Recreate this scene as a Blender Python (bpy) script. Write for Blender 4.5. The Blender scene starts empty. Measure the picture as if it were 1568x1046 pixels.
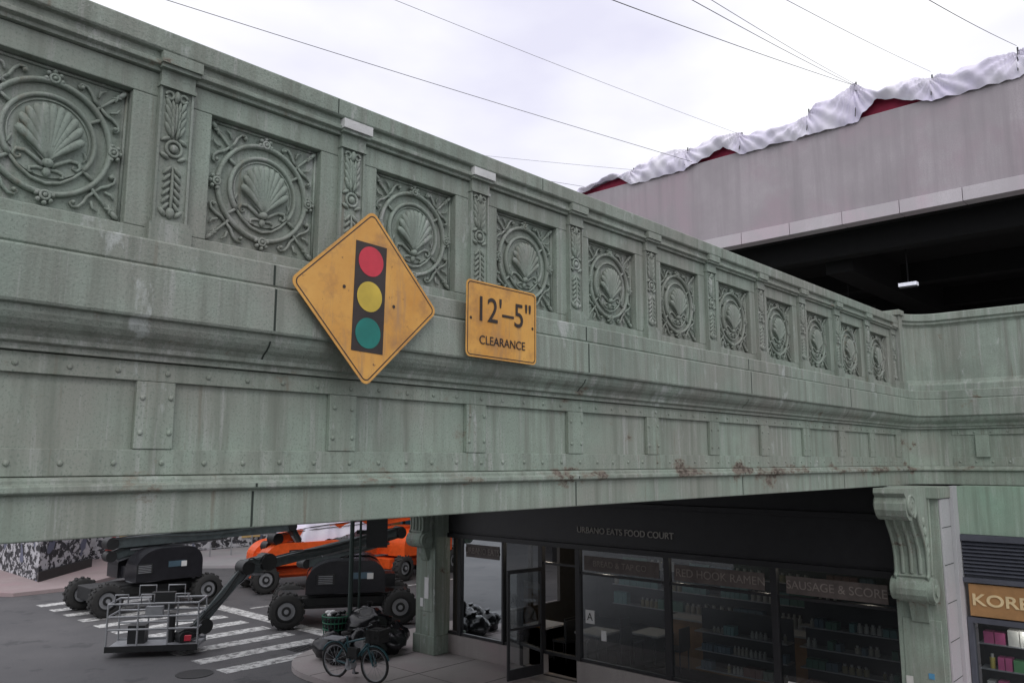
import bpy, math, random
from mathutils import Vector, Matrix, noise
random.seed(7)
R=math.radians
scene=bpy.context.scene
CZ=4.7
# ---------------------------------------------------------------- helpers
def link(o,parent=None):
    scene.collection.objects.link(o)
    if parent is not None: o.parent=parent
    return o
def empty(name):
    o=bpy.data.objects.new(name,None); o.empty_display_size=.3
    return link(o)
class MB:
    def __init__(s): s.v=[];s.f=[];s.m=[];s.s=[]
    def add(s,vs,fs,mi=0,sm=False,M=None):
        b=len(s.v)
        for v in vs:
            v=Vector(v)
            if M is not None: v=M@v
            s.v.append(v)
        for f in fs:
            s.f.append([b+i for i in f]); s.m.append(mi); s.s.append(sm)
    def box(s,x0,x1,y0,y1,z0,z1,mi=0,M=None):
        vs=[(x,y,z) for z in (z0,z1) for y in (y0,y1) for x in (x0,x1)]
        fs=[(0,2,3,1),(4,5,7,6),(0,1,5,4),(2,6,7,3),(0,4,6,2),(1,3,7,5)]
        s.add(vs,fs,mi,False,M)
    def cbox(s,c,d,mi=0,M=None):
        s.box(c[0]-d[0]/2,c[0]+d[0]/2,c[1]-d[1]/2,c[1]+d[1]/2,c[2]-d[2]/2,c[2]+d[2]/2,mi,M)
    def tube(s,pts,r,n=6,mi=0,closed=False,flat=1.0,M=None,caps=True):
        pts=[Vector(p) for p in pts]; N=len(pts)
        vs=[];fs=[]
        up=None
        for i,p in enumerate(pts):
            if closed: t=(pts[(i+1)%N]-pts[i-1])
            else: t=pts[min(i+1,N-1)]-pts[max(i-1,0)]
            if t.length<1e-9: t=Vector((0,0,1))
            t.normalize()
            if up is None:
                up=Vector((0,1,0)) if abs(t.y)<.9 else Vector((0,0,1))
            a=up-t*up.dot(t)
            if a.length<1e-6: a=Vector((1,0,0))-t*t.x
            a.normalize(); up=a; b=t.cross(a)
            rr=r[i] if isinstance(r,(list,tuple)) else r
            for k in range(n):
                an=2*math.pi*k/n
                vs.append(p+a*math.cos(an)*rr*flat+b*math.sin(an)*rr)
        L=N if closed else N-1
        for i in range(L):
            j=(i+1)%N
            for k in range(n):
                l=(k+1)%n
                fs.append((i*n+k,i*n+l,j*n+l,j*n+k))
        if not closed and caps:
            fs.append(tuple(range(n))[::-1]); fs.append(tuple((N-1)*n+k for k in range(n)))
        s.add(vs,fs,mi,True,M)
    def ell(s,c,rad,mi=0,seg=8,ring=6,M=None,rot=None):
        c=Vector(c); vs=[];fs=[]
        rot=rot or Matrix.Identity(3)
        for i in range(ring+1):
            th=math.pi*i/ring
            for k in range(seg):
                ph=2*math.pi*k/seg
                vs.append(c+rot@Vector((rad[0]*math.sin(th)*math.cos(ph),rad[1]*math.sin(th)*math.sin(ph),rad[2]*math.cos(th))))
        for i in range(ring):
            for k in range(seg):
                l=(k+1)%seg
                fs.append((i*seg+k,(i+1)*seg+k,(i+1)*seg+l,i*seg+l))
        s.add(vs,fs,mi,True,M)
    def cyl(s,p0,p1,r0,r1=None,n=16,mi=0,M=None,smooth=True):
        r1=r0 if r1 is None else r1
        p0=Vector(p0);p1=Vector(p1);t=(p1-p0).normalized()
        a=t.orthogonal().normalized();b=t.cross(a)
        vs=[];
        for p,r in ((p0,r0),(p1,r1)):
            for k in range(n):
                an=2*math.pi*k/n
                vs.append(p+a*math.cos(an)*r+b*math.sin(an)*r)
        fs=[(k,(k+1)%n,n+(k+1)%n,n+k) for k in range(n)]
        s.add(vs,fs,mi,smooth,M)
        s.add(vs[:n],[tuple(range(n))[::-1]],mi,False,M); s.add(vs[n:],[tuple(range(n))],mi,False,M)
    def prism(s,poly,axis,a0,a1,mi=0,M=None,smooth=False):
        def P(p,a):
            if axis=='y': return (p[0],a,p[1])
            if axis=='x': return (a,p[0],p[1])
            return (p[0],p[1],a)
        n=len(poly)
        vs=[P(p,a0) for p in poly]+[P(p,a1) for p in poly]
        fs=[(k,(k+1)%n,n+(k+1)%n,n+k) for k in range(n)]
        s.add(vs,fs,mi,smooth,M)
        s.add(vs[:n],[tuple(range(n))[::-1]],mi,False,M); s.add(vs[n:],[tuple(range(n))],mi,False,M)
    def mesh(s,name,mats,fix=True):
        me=bpy.data.meshes.new(name)
        me.from_pydata([tuple(v) for v in s.v],[],s.f)
        for m in mats: me.materials.append(m)
        me.polygons.foreach_set('material_index',s.m)
        me.polygons.foreach_set('use_smooth',s.s)
        if fix:
            import bmesh
            bm=bmesh.new(); bm.from_mesh(me); bmesh.ops.recalc_face_normals(bm,faces=bm.faces); bm.to_mesh(me); bm.free()
        me.update()
        return me
    def build(s,name,mats,parent=None,bevel=0,loc=None,rz=0,fix=True):
        if not isinstance(mats,(list,tuple)): mats=[mats]
        o=bpy.data.objects.new(name,s.mesh(name,mats,fix))
        link(o,parent)
        if loc: o.location=loc
        o.rotation_euler[2]=rz
        if bevel:
            b=o.modifiers.new('bev','BEVEL'); b.width=bevel; b.segments=2; b.limit_method='ANGLE'; b.angle_limit=R(40)
        return o
# ---------------------------------------------------------------- materials
def newmat(name):
    m=bpy.data.materials.new(name); m.use_nodes=True
    nt=m.node_tree; return m,nt,nt.nodes['Principled BSDF']
def N(nt,t,**k):
    n=nt.nodes.new(t)
    for a,b in k.items(): setattr(n,a,b)
    return n
def noise_n(nt,scale,detail=6,rough=.6,vec=None,sc=(1,1,1),off=(0,0,0)):
    g=N(nt,'ShaderNodeNewGeometry'); mp=N(nt,'ShaderNodeMapping'); mp.inputs['Scale'].default_value=sc; mp.inputs['Location'].default_value=off
    nt.links.new(g.outputs['Position'],mp.inputs['Vector'])
    n=N(nt,'ShaderNodeTexNoise'); n.inputs['Scale'].default_value=scale; n.inputs['Detail'].default_value=detail; n.inputs['Roughness'].default_value=rough
    nt.links.new(mp.outputs[0],n.inputs['Vector']); return n.outputs['Fac']
def ramp(nt,fac,a,b,ca=(0,0,0,1),cb=(1,1,1,1)):
    r=N(nt,'ShaderNodeValToRGB'); r.color_ramp.elements[0].position=a; r.color_ramp.elements[1].position=b
    r.color_ramp.elements[0].color=ca; r.color_ramp.elements[1].color=cb
    nt.links.new(fac,r.inputs[0]); return r.outputs[0]
def mix(nt,fac,a,b,mode='MIX'):
    m=N(nt,'ShaderNodeMix',data_type='RGBA',blend_type=mode)
    for sock,val in ((m.inputs[0],fac),(m.inputs[6],a),(m.inputs[7],b)):
        if isinstance(val,(int,float)): sock.default_value=val
        elif isinstance(val,tuple): sock.default_value=val if len(val)==4 else (*val,1)
        else: nt.links.new(val,sock)
    return m.outputs[2]
def math_n(nt,op,a,b):
    m=N(nt,'ShaderNodeMath',operation=op)
    for s,v in ((m.inputs[0],a),(m.inputs[1],b)):
        if isinstance(v,(int,float)): s.default_value=v
        else: nt.links.new(v,s)
    return m.outputs[0]
def bump(nt,p,h,strength,dist=.01):
    b=N(nt,'ShaderNodeBump'); b.inputs['Strength'].default_value=strength; b.inputs['Distance'].default_value=dist
    nt.links.new(h,b.inputs['Height']); nt.links.new(b.outputs[0],p.inputs['Normal'])
def simple(name,col,rough=.6,metal=0,var=.15,scale=5,bmp=0,emit=0):
    m,nt,p=newmat(name)
    f=noise_n(nt,scale)
    c=mix(nt,ramp(nt,f,.3,.7),tuple(x*(1-var) for x in col),tuple(min(1,x*(1+var)) for x in col))
    nt.links.new(c,p.inputs['Base Color'])
    p.inputs['Roughness'].default_value=rough; p.inputs['Metallic'].default_value=metal
    if bmp: bump(nt,p,noise_n(nt,scale*12),bmp)
    if emit:
        p.inputs['Emission Color'].default_value=(*col,1); p.inputs['Emission Strength'].default_value=emit
    return m
def green_paint(name,col,grain=.35,rust=True,rust_lo=.6,grime=.66):
    m,nt,p=newmat(name)
    c1=tuple(x*.74 for x in col); c2=tuple(x*1.15 for x in col)
    c=mix(nt,ramp(nt,noise_n(nt,1.1,9,.68),.32,.68),c1,c2)
    c=mix(nt,ramp(nt,noise_n(nt,.8,7,.6,off=(9,4,1)),.45,.62),c,(col[0]*.98,col[1]*.85,col[2]*.88))
    st=ramp(nt,noise_n(nt,3.0,6,.62,sc=(3.4,3.4,.16)),.45,.70)
    c=mix(nt,st,c,tuple(x*grime for x in (col[0]*1.04,col[1]*.95,col[2]*.95)))
    st2=ramp(nt,noise_n(nt,2.3,6,.7,sc=(4.5,4.5,.25),off=(3,0,0)),.55,.76)
    c=mix(nt,st2,c,(min(1,col[0]*1.38+.03),col[1]*1.2+.02,col[2]*1.32+.03))
    sp=ramp(nt,noise_n(nt,75,4,.75),.33,.47)
    c=mix(nt,sp,tuple(x*.58 for x in col),c)
    if rust:
        g=N(nt,'ShaderNodeNewGeometry'); sx=N(nt,'ShaderNodeSeparateXYZ'); nt.links.new(g.outputs['Position'],sx.inputs[0])
        d=math_n(nt,'ABSOLUTE',math_n(nt,'SUBTRACT',sx.outputs[2],CZ-.12),0)
        band=math_n(nt,'MULTIPLY',math_n(nt,'MAXIMUM',math_n(nt,'SUBTRACT',1.0,math_n(nt,'MULTIPLY',d,6.0)),0),.085)
        dr=ramp(nt,noise_n(nt,2.0,5,.6,sc=(7,7,.35),off=(5,5,5)),.63,.78)
        c=mix(nt,dr,c,(.17,.145,.11))
        w=ramp(nt,noise_n(nt,2.4,10,.72,sc=(1.6,1.6,.6)),.60,.67)
        c=mix(nt,w,c,(.40,.43,.41))
        rn=math_n(nt,'ADD',noise_n(nt,1.7,13,.74,sc=(.9,.9,1.5),off=(2,7,0)),band)
        c=mix(nt,ramp(nt,rn,rust_lo-.035,rust_lo+.01),c,(.22,.205,.165))
        r=ramp(nt,rn,rust_lo+.002,rust_lo+.018)
        rc=mix(nt,ramp(nt,noise_n(nt,22,5),.4,.6),(.065,.052,.042),(.22,.19,.16))
        c=mix(nt,r,c,rc)
    nt.links.new(c,p.inputs['Base Color']); p.inputs['Roughness'].default_value=.68
    p.inputs['Specular IOR Level'].default_value=.3
    a=noise_n(nt,60,5,.65); b=noise_n(nt,5,7,.6)
    h=mix(nt,.3,a,b)
    bump(nt,p,h,grain,.014)
    return m
M_green=green_paint('green_painted_stone',(.280,.336,.288),.55,True,.665)
M_steel=green_paint('green_painted_steel',(.285,.348,.293),.22,True,.640)
M_orn=green_paint('green_painted_ornament',(.268,.322,.278),.35,True,.70)
M_seam=simple('dark_joint',(.03,.04,.033),.9)
M_pale=simple('weathered_bare_cap',(.56,.57,.57),.8,bmp=.3)
def concrete(name,col,streak=.7,bmp=.25):
    m,nt,p=newmat(name)
    c=mix(nt,ramp(nt,noise_n(nt,.45,8,.65),.3,.7),tuple(x*.78 for x in col),tuple(x*1.14 for x in col))
    c=mix(nt,ramp(nt,noise_n(nt,.5,5,.6,off=(4,4,8)),.48,.62),c,(col[0]*.98,col[1]*.88,col[2]*.92))
    st=ramp(nt,noise_n(nt,1.2,6,.65,sc=(2.2,2.2,.12)),.46,.76)
    c=mix(nt,st,c,tuple(x*streak for x in col))
    c=mix(nt,ramp(nt,noise_n(nt,40,3),.35,.5),tuple(x*.85 for x in col),c)
    nt.links.new(c,p.inputs['Base Color']); p.inputs['Roughness'].default_value=.85
    bump(nt,p,noise_n(nt,25,6),bmp,.01)
    return m
M_conc=concrete('viaduct_concrete',(.385,.350,.378),.72)
M_conc2=concrete('viaduct_edge_concrete',(.54,.505,.54),.85)
M_walk=concrete('sidewalk_concrete',(.40,.37,.36),.95)
M_sill=concrete('sill_concrete',(.36,.33,.32),.8)
M_strip=concrete('limestone_strip',(.44,.45,.46),.8)
def asphalt():
    m,nt,p=newmat('asphalt')
    c=mix(nt,ramp(nt,noise_n(nt,.35,8,.6),.3,.7),(.095,.095,.102),(.165,.16,.165))
    c=mix(nt,ramp(nt,noise_n(nt,60,3),.35,.6),(.06,.06,.062),c)
    c=mix(nt,ramp(nt,noise_n(nt,.9,8,.7,off=(3,3,0)),.56,.62),c,(.07,.07,.074))
    nt.links.new(c,p.inputs['Base Color']); p.inputs['Roughness'].default_value=.75
    bump(nt,p,noise_n(nt,50,4),.3,.01); return m
M_asph=asphalt()
def worn_paint():
    m,nt,p=newmat('road_paint')
    w=ramp(nt,noise_n(nt,5,10,.78),.42,.53)
    nt.links.new(mix(nt,w,(.17,.17,.17),(.66,.66,.65)),p.inputs['Base Color']); p.inputs['Roughness'].default_value=.8; return m
M_mark=worn_paint()
M_black=simple('black_metal',(.018,.019,.02),.45)
M_frame=simple('dark_window_frame',(.022,.022,.025),.42)
M_dark=simple('dark_interior',(.07,.066,.062),.9)
M_shade=simple('shade_black_soffit',(.006,.006,.007),1)  # near-black base colour paints in the deep shade under the viaduct
M_tyre=simple('rubber',(.03,.03,.03),.85,bmp=.3)
M_grey=simple('grey_metal',(.32,.33,.35),.45,.3)
M_hood=simple('black_hood_plastic',(.022,.022,.026),.22)
M_orange=simple('orange_machine_paint',(.80,.11,.02),.4)
M_armg=simple('dark_boom_paint',(.06,.075,.078),.35,var=.3)
M_bag=simple('garbage_bag_plastic',(.012,.012,.014),.25)
M_basket=simple('green_mesh_metal',(.02,.14,.08),.5)
M_dkgreen=simple('dark_green_post_paint',(.025,.045,.04),.45)
M_white=simple('white_paper',(.7,.7,.7),.7,var=.05)
M_red=simple('red_fabric',(.30,.022,.06),.8)
M_wire=simple('cable_grey',(.10,.10,.11),.6)
M_tan=simple('shop_sign_tan',(.34,.185,.075),.6)
M_letter=simple('dim_sign_letters',(.42,.40,.37),.6)
M_cream=simple('cream_letters',(.66,.52,.30),.6)
def cloth():
    m,nt,p=newmat('white_tarp_cloth')
    c=mix(nt,ramp(nt,noise_n(nt,.9,4),.35,.7),(.68,.64,.80),(.88,.86,.94))
    nt.links.new(c,p.inputs['Base Color']); p.inputs['Roughness'].default_value=.85
    p.inputs['Specular IOR Level'].default_value=.15
    return m
M_cloth=cloth()
def glass():
    m=bpy.data.materials.new('shop_glass'); m.use_nodes=True; nt=m.node_tree; nt.nodes.clear()
    o=N(nt,'ShaderNodeOutputMaterial'); t=N(nt,'ShaderNodeBsdfTransparent'); t.inputs[0].default_value=(.62,.65,.66,1)
    g=N(nt,'ShaderNodeBsdfGlossy'); g.inputs['Roughness'].default_value=.02; g.inputs[0].default_value=(.85,.9,.92,1)
    f=N(nt,'ShaderNodeFresnel'); f.inputs[0].default_value=1.5
    ma=N(nt,'ShaderNodeMath',operation='ADD'); ma.inputs[1].default_value=.13; nt.links.new(f.outputs[0],ma.inputs[0])
    mx=N(nt,'ShaderNodeMixShader'); nt.links.new(ma.outputs[0],mx.inputs[0]); nt.links.new(t.outputs[0],mx.inputs[1]); nt.links.new(g.outputs[0],mx.inputs[2])
    nt.links.new(mx.outputs[0],o.inputs[0]); return m
M_glass=glass()
def sign_yellow():
    m,nt,p=newmat('faded_yellow_sign')
    c=mix(nt,ramp(nt,noise_n(nt,2.5,8,.65),.3,.7),(.58,.275,.055),(.72,.40,.10))
    c=mix(nt,ramp(nt,noise_n(nt,4,9,.68),.50,.68),c,(.40,.205,.075))
    c=mix(nt,ramp(nt,noise_n(nt,3,7,.7,sc=(4,4,.5),off=(2,2,0)),.54,.72),c,(.44,.25,.11))
    c=mix(nt,ramp(nt,noise_n(nt,12,9,.75,off=(1,2,3)),.63,.67),c,(.20,.10,.045))
    nt.links.new(c,p.inputs['Base Color']); p.inputs['Roughness'].default_value=.5; return m
M_yel=sign_yellow()
M_sred=simple('sign_red',(.54,.035,.06),.5,var=.18)
M_syel=simple('sign_pale_yellow',(.58,.43,.06),.5,var=.18)
M_sgrn=simple('sign_teal',(.01,.19,.16),.5,var=.18)
M_sblk=simple('sign_black',(.032,.024,.022),.5,var=.3)
def mural():
    m,nt,p=newmat('graffiti_mural')
    a=ramp(nt,noise_n(nt,2.0,5,.7,sc=(1,1,1.6)),.49,.505)
    c=mix(nt,a,(.03,.03,.035),(.50,.50,.53))
    e=ramp(nt,noise_n(nt,4.5,2,.5),.56,.575)
    c=mix(nt,e,c,(.05,.05,.06))
    b=ramp(nt,noise_n(nt,.9,2,.5,sc=(1.2,1,1)),.60,.62)
    c=mix(nt,b,c,(.13,.14,.2))
    nt.links.new(c,p.inputs['Base Color']); p.inputs['Roughness'].default_value=.8; return m
M_mural=mural()
M_brick=concrete('grey_brick',(.14,.12,.12),.8)
# ---------------------------------------------------------------- BRIDGE
bridge=empty('green_overpass_bridge')
X0=-4.0
def path(x0,with_curve=True):
    P=[]
    x=x0
    while x<14.3: P.append((x,0,0,-1)); x+=1.0
    P.append((14.35,0,0,-1))
    if with_curve:
        for i in range(1,13):
            a=R(90-90*i/12); P.append((14.35+.6*math.cos(a),-.6+.6*math.sin(a),-math.cos(a),-math.sin(a)))
        P+= [(14.97,-1.5,-1,0),(15.0,-3,-1,0),(15.05,-7,-1,0)]
    return P
def sweep(name,prof,P,mat,smooth=False):
    mb=MB(); n=len(prof); vs=[];fs=[]
    for (x,y,nx,ny) in P:
        for (o,z) in prof: vs.append((x+nx*o,y+ny*o,CZ+z))
    for i in range(len(P)-1):
        for k in range(n):
            l=(k+1)%n; fs.append((i*n+k,i*n+l,(i+1)*n+l,(i+1)*n+k))
    fs.append(tuple(range(n))); fs.append(tuple((len(P)-1)*n+k for k in range(n))[::-1])
    mb.add(vs,fs,0,False); return mb.build(name,mat,bridge,bevel=.004)
prof_ledge=[(-.3,1.17),(.165,1.17),(.175,1.158),(.175,1.035),(.165,1.027),(.165,1.02),(.19,1.02),(.2,1.01),(.2,.755),(.193,.74),(.165,.735),(.16,.70),(.145,.672),(.12,.645),(.09,.625),(.07,.60),(.065,.575),(.035,.565),(.035,.535),(-.02,.535),(-.3,.535)]
sweep('ledge_cornice',prof_ledge,path(X0),M_green)
prof_gird=[(-.3,.533),(-.026,.533),(-.026,-.077),(-.3,-.077)]
sweep('girder_web',prof_gird,path(X0),M_steel)
prof_fl=[(-.3,-.079),(.035,-.079),(.05,-.084),(.055,-.095),(.055,-.112),(.075,-.118),(.08,-.125),(.08,-.150),(.07,-.158),(.045,-.166),(.04,-.172),(.04,-.378),(.034,-.384),(-.3,-.384)]
sweep('bottom_flange',prof_fl,path(X0),M_steel)
prof_cop=[(-.25,2.415),(.075,2.415),(.085,2.405),(.085,2.30),(.075,2.29),(.045,2.285),(.045,2.245),(.06,2.24),(.06,2.215),(.03,2.205),(.03,2.185),(-.25,2.185)]
sweep('parapet_coping',prof_cop,path(X0,False),M_green)
mb=MB()
zb=CZ+1.172
mb.box(X0,14.35,.072,.25,zb,CZ+2.183)
mb.box(X0,14.35,0,.071,CZ+2.045,CZ+2.183)
mb.box(X0,14.35,0,.071,zb,CZ+1.275)
PIL=[1.89+1.226*k for k in range(-4,11)]
for x in PIL:
    mb.box(x-.2305,x+.2305,.001,.071,CZ+1.276,CZ+2.044)
mb.build('parapet_wall',M_green,bridge,bevel=.006)
prof_r=[(-.3,1.172),(.07,1.172),(.07,1.27),(.05,1.29),(.02,1.31),(0,1.36),(0,2.27),(.02,2.30),(.05,2.32),(.05,2.36),(.085,2.38),(.085,2.49),(.07,2.5),(-.3,2.5)]
P=[p for p in path(X0) if p[0]>14.3 or p[1]<0]
sweep('curved_parapet',prof_r,P,M_green)
mb=MB(); mb.box(14.27,14.42,-.11,.2,zb,CZ+2.44); mb.box(14.2,14.45,-.14,.22,CZ+2.44,CZ+2.53); mb.box(14.23,14.44,-.13,.2,zb,CZ+1.31)
mb.build('end_pier',M_green,bridge,bevel=.008)
def pilaster_mesh(pale):
    mb=MB()
    z0=1.172
    mb.box(-.12,.12,-.06,.0,z0,1.30)
    mb.box(-.105,.105,-.05,0,1.30,1.325)
    mb.box(-.097,.097,-.022,0,1.325,2.10)
    mb.box(-.098,-.084,-.036,0,1.326,2.10); mb.box(.084,.098,-.036,0,1.326,2.10)
    mb.box(-.105,.105,-.05,0,2.10,2.122)
    mb.box(-.098,.098,-.042,0,2.122,2.20)
    mb.box(-.112,.112,-.075,-.0,2.20,2.222)
    mb.box(-.118,.118,-.092,-.0,2.222,2.285,1)
    def leaf(u,v,l,w,ang,d=.02):
        rot=Matrix.Rotation(ang,3,'Y'); mb.ell((u,-.026,v),(w,d,l),0,7,6,rot=rot)
    for s in (-1,1):
        leaf(s*.03,2.16,.03,.02,s*R(50)); leaf(s*.065,2.16,.025,.015,s*R(-20))
        mb.tube([(s*(.04+.022*math.cos(a)),-.03,2.06+.022*math.sin(a)) for a in [i*.5 for i in range(13)]],.009,6)
        for i,(v,l) in enumerate(((2.0,.05),(1.955,.055),(1.905,.055),(1.86,.045))):
            leaf(s*.038,v,l,.014,s*R(24)); leaf(s*.016,v-.01,l,.010,s*R(8),.026)
        for i in range(6):
            v=1.62-.042*i
            leaf(s*.03,v,.035,.012,s*R(-38))
        leaf(s*.045,1.375,.03,.016,s*R(40))
        leaf(s*.05,1.70,.03,.015,s*R(60)); leaf(s*.05,1.80,.03,.014,s*R(-60))
    mb.tube([(.045*math.cos(a),-.03,1.75+.045*math.sin(a)) for a in [2*math.pi*i/14 for i in range(14)]],.010,6,closed=True)
    mb.ell((0,-.03,1.75),(.026,.02,.026))
    leaf(0,1.5,.15,.010,0,.024); leaf(0,1.93,.1,.010,0,.03); leaf(0,1.375,.035,.028,0,.025)
    leaf(0,2.06,.04,.018,0,.03)
    return mb.mesh('pilaster',[M_orn,pale])
pm_g=pilaster_mesh(M_green); pm_w=pilaster_mesh(M_pale)
for i,x in enumerate(PIL):
    k=i-4
    o=bpy.data.objects.new('pilaster_%d'%i, pm_w if k in (1,2) else pm_g)
    link(o,bridge); o.location=(x,0,CZ)
def panel_mesh():
    mb=MB(); y=.050
    def ring(r,w,a0=0,a1=360,f=1.5):
        n=int(56*(a1-a0)/360)
        full=(a1-a0)>=360
        pts=[(r*math.cos(R(a0+(a1-a0)*i/n)),y,r*math.sin(R(a0+(a1-a0)*i/n))) for i in range(n if full else n+1)]
        mb.tube(pts,w,8,closed=full,flat=f)
    for s in (-1,1):
        mb.tube([(s*.375,.06,-.375),(s*.375,.06,.375)],.010,6); mb.tube([(-.375,.06,s*.375),(.375,.06,s*.375)],.010,6)
    ring(.302,.015)
    ring(.222,.014,-38,218); ring(.196,.005,-30,210)
    # low relief ground disc behind the shell
    nn=40; mb.cyl((0,y+.022,0),(0,y+.002,0),.222,.216,n=nn)
    for a in (35,145,-38,218):
        c,s=math.cos(R(a)),math.sin(R(a))
        mb.tube([(c*.215,y,s*.215),(c*.30,y,s*.30)],.010,6,flat=1.3)
    for a in (0,90,180,270):
        c,s=math.cos(R(a)),math.sin(R(a)); cx,cz=c*.315,s*.315
        mb.tube([(cx+.022*math.cos(q),y-.02,cz+.022*math.sin(q)) for q in [2*math.pi*i/12 for i in range(12)]],.008,6,closed=True)
        mb.ell((cx,y-.022,cz),(.012,.014,.012))
        for d in (-100,-50,0,50,100):
            q=R(a+d); mb.ell((cx+.039*math.cos(q),y-.01,cz+.039*math.sin(q)),(.013,.018,.013))
    fan=[(0,-.15)]
    for i in range(25):
        a=R(-12+204*i/24); fan.append((.150*math.cos(a),.012+.138*math.sin(a)))
    vs=[(u,y-.020,v) for u,v in fan]; n=len(fan)
    mb.add([(u,y+.02,v) for u,v in fan]+vs,[tuple(range(n,2*n))]+[(k,(k+1)%n,n+(k+1)%n,n+k) for k in range(n)])
    T=(0,.2,.4,.6,.8,.93,1.0); W={0:.007,.2:.010,.4:.0145,.6:.0195,.8:.0235,.93:.0225,1.0:.012}
    for i,a in enumerate((-2,23,43,60,75,90,105,120,137,157,182)):
        q=R(a); ex,ez=.160*math.cos(q),.018+.15*math.sin(q)
        pts=[];rs=[]
        for t in T:
            pts.append((ex*t*(.75+.25*t),y-.022-.012*math.sin(t*2.6),-.135+(ez+.135)*t)); rs.append(W[t])
        mb.tube(pts,rs,8,flat=.85)
    mb.ell((0,y-.020,-.145),(.030,.022,.024))
    mb.ell((0,y-.004,-.188),(.022,.020,.028))
    for s in (-1,1):
        mb.tube([(s*.02,y-.012,-.16),(s*.06,y-.012,-.130),(s*.105,y-.010,-.103),(s*.146,y-.008,-.104),(s*.160,y-.006,-.130),(s*.142,y-.004,-.150),(s*.122,y-.004,-.140),(s*.128,y-.006,-.128)],[.011,.011,.011,.011,.010,.009,.007,.007],6,flat=1.2)
        mb.tube([(s*.015,y-.004,-.175),(s*.05,y-.004,-.175),(s*.078,y-.004,-.185),(s*.08,y-.004,-.205),(s*.062,y-.004,-.206)],[.010,.010,.009,.008,.007],6,flat=1.2)
        mb.ell((s*.180,y-.0,-.06),(.009,.014,.026),rot=Matrix.Rotation(s*R(-20),3,'Y'))
    # pointed lower lip of the medallion
    mb.tube([(-.175,y,-.137),(-.13,y,-.19),(-.07,y,-.232),(0,y,-.25),(.07,y,-.232),(.13,y,-.19),(.175,y,-.137)],.009,6,flat=1.4)
    for sx in (-1,1):
        for sz in (-1,1):
            def T2(u,v,d=0): return (sx*u,y-d,sz*v)
            mb.tube([T2(.215,.215),T2(.26,.262),T2(.350,.354)],[.012,.008,.011],6,flat=1.3)
            mb.ell(T2(.345,.345,.006),(.015,.018,.028),rot=Matrix.Rotation(sx*sz*R(45),3,'Y'))
            for q in (12,78):
                mb.ell(T2(.318,.318,.004),(.008,.014,.028),rot=Matrix.Rotation(sx*sz*R(90-q),3,'Y'))
            for fl in (0,1):
                def Wf(u,v): return T2(u,v) if fl==0 else T2(v,u)
                mb.tube([Wf(.235,.24),Wf(.205,.27),Wf(.190,.305),Wf(.165,.335),Wf(.135,.340),Wf(.122,.322),Wf(.136,.308)],[.009,.010,.010,.009,.008,.007,.006],6,flat=1.3)
                p=Wf(.138,.318); mb.ell((p[0],p[1]-.008,p[2]),(.012,.018,.012))
                mb.tube([Wf(.225,.29),Wf(.235,.325),Wf(.262,.342)],[.008,.008,.005],6)
    return mb.mesh('shell_rosette_panel',[M_orn])
pan=panel_mesh()
for i,x in enumerate(PIL[:-1]):
    o=bpy.data.objects.new('rosette_relief_%d'%i,pan); link(o,bridge); o.location=(x+.613,.006,CZ+1.66)
mb=MB(); rv=MB()
def rivet(x,z,y=-.004,r=.016):
    x+=random.uniform(-.008,.008); rv.ell((x,y,CZ+z+random.uniform(-.003,.003)),(r,r*.8,r),0,8,5)
mb.box(X0,14.3,-.004,.024,CZ+.428,CZ+.531); mb.box(X0,14.3,-.004,.024,CZ-.075,CZ+.062)
for i,x in enumerate(PIL):
    w=.105
    mb.box(x-w,x+w,-.010,.025,CZ+.064,CZ+.426)
    for s in (-1,1):
        for j in range(2): rivet(x+s*.075,.15+.19*j,-.010)
    for j in range(5):
        xx=x+.06+1.106*j/4.6
        if xx<14.3: rivet(xx,.475); rivet(xx,-.01)
mb.build('girder_stiffeners',M_steel,bridge,bevel=.004)
mb=MB()
for y0 in (-1.05,-2.3,-3.5):
    mb.box(14.93,15.02,y0-.1,y0+.1,CZ+.064,CZ+.426)
mb.box(14.965,15.02,-6.5,-.6,CZ+.43,CZ+.53); mb.box(14.965,15.02,-6.5,-.6,CZ-.075,CZ+.062)
for j in range(24):
    rv.ell((14.96,-.7-.24*j,CZ+.475),(.015,.017,.017)); rv.ell((14.96,-.7-.24*j,CZ-.01),(.015,.017,.017))
mb.build('return_stiffeners',M_steel,bridge,bevel=.004)
rv.build('rivets',M_steel,bridge)
mb=MB()
for k in range(-2,4):
    x=2.476+3.04*k
    for (o0,o1,z0,z1) in ((.1755,.1765,1.036,1.157),(.2005,.2015,.757,1.008),(.0405,.0415,-.376,-.174),(.0805,.081,-.148,-.127)):
        mb.box(x-.007,x+.007,-o1,-o0,CZ+z0,CZ+z1)
    mb.box(x-.006,x+.006,-.194,-.166,CZ+.7365,CZ+.7375)
    q=[(-.1605,.70),(-.1455,.672),(-.1205,.645),(-.0905,.625),(-.0705,.60)]
    for (a0,z0),(a1,z1) in zip(q[:-1],q[1:]):
        mb.add([(x-.006,a0-.001,CZ+z0-.001),(x+.006,a0-.001,CZ+z0-.001),(x+.006,a1-.001,CZ+z1-.001),(x-.006,a1-.001,CZ+z1-.001)],[(0,1,2,3)])
for x in (-.4,2.95,5.05,8.2,11.2):
    mb.box(x-.004,x+.004,-.0858,-.0853,CZ+2.302,CZ+2.403)
mb.build('expansion_joints',M_seam,bridge)
mb=MB()
mb.box(X0,15.5,.30,11.2,CZ-.30,CZ+.9)
mb.box(15.5,21.0,.30,11.2,CZ-.25,CZ+.9)
mb.build('bridge_deck',M_steel,bridge)
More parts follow.
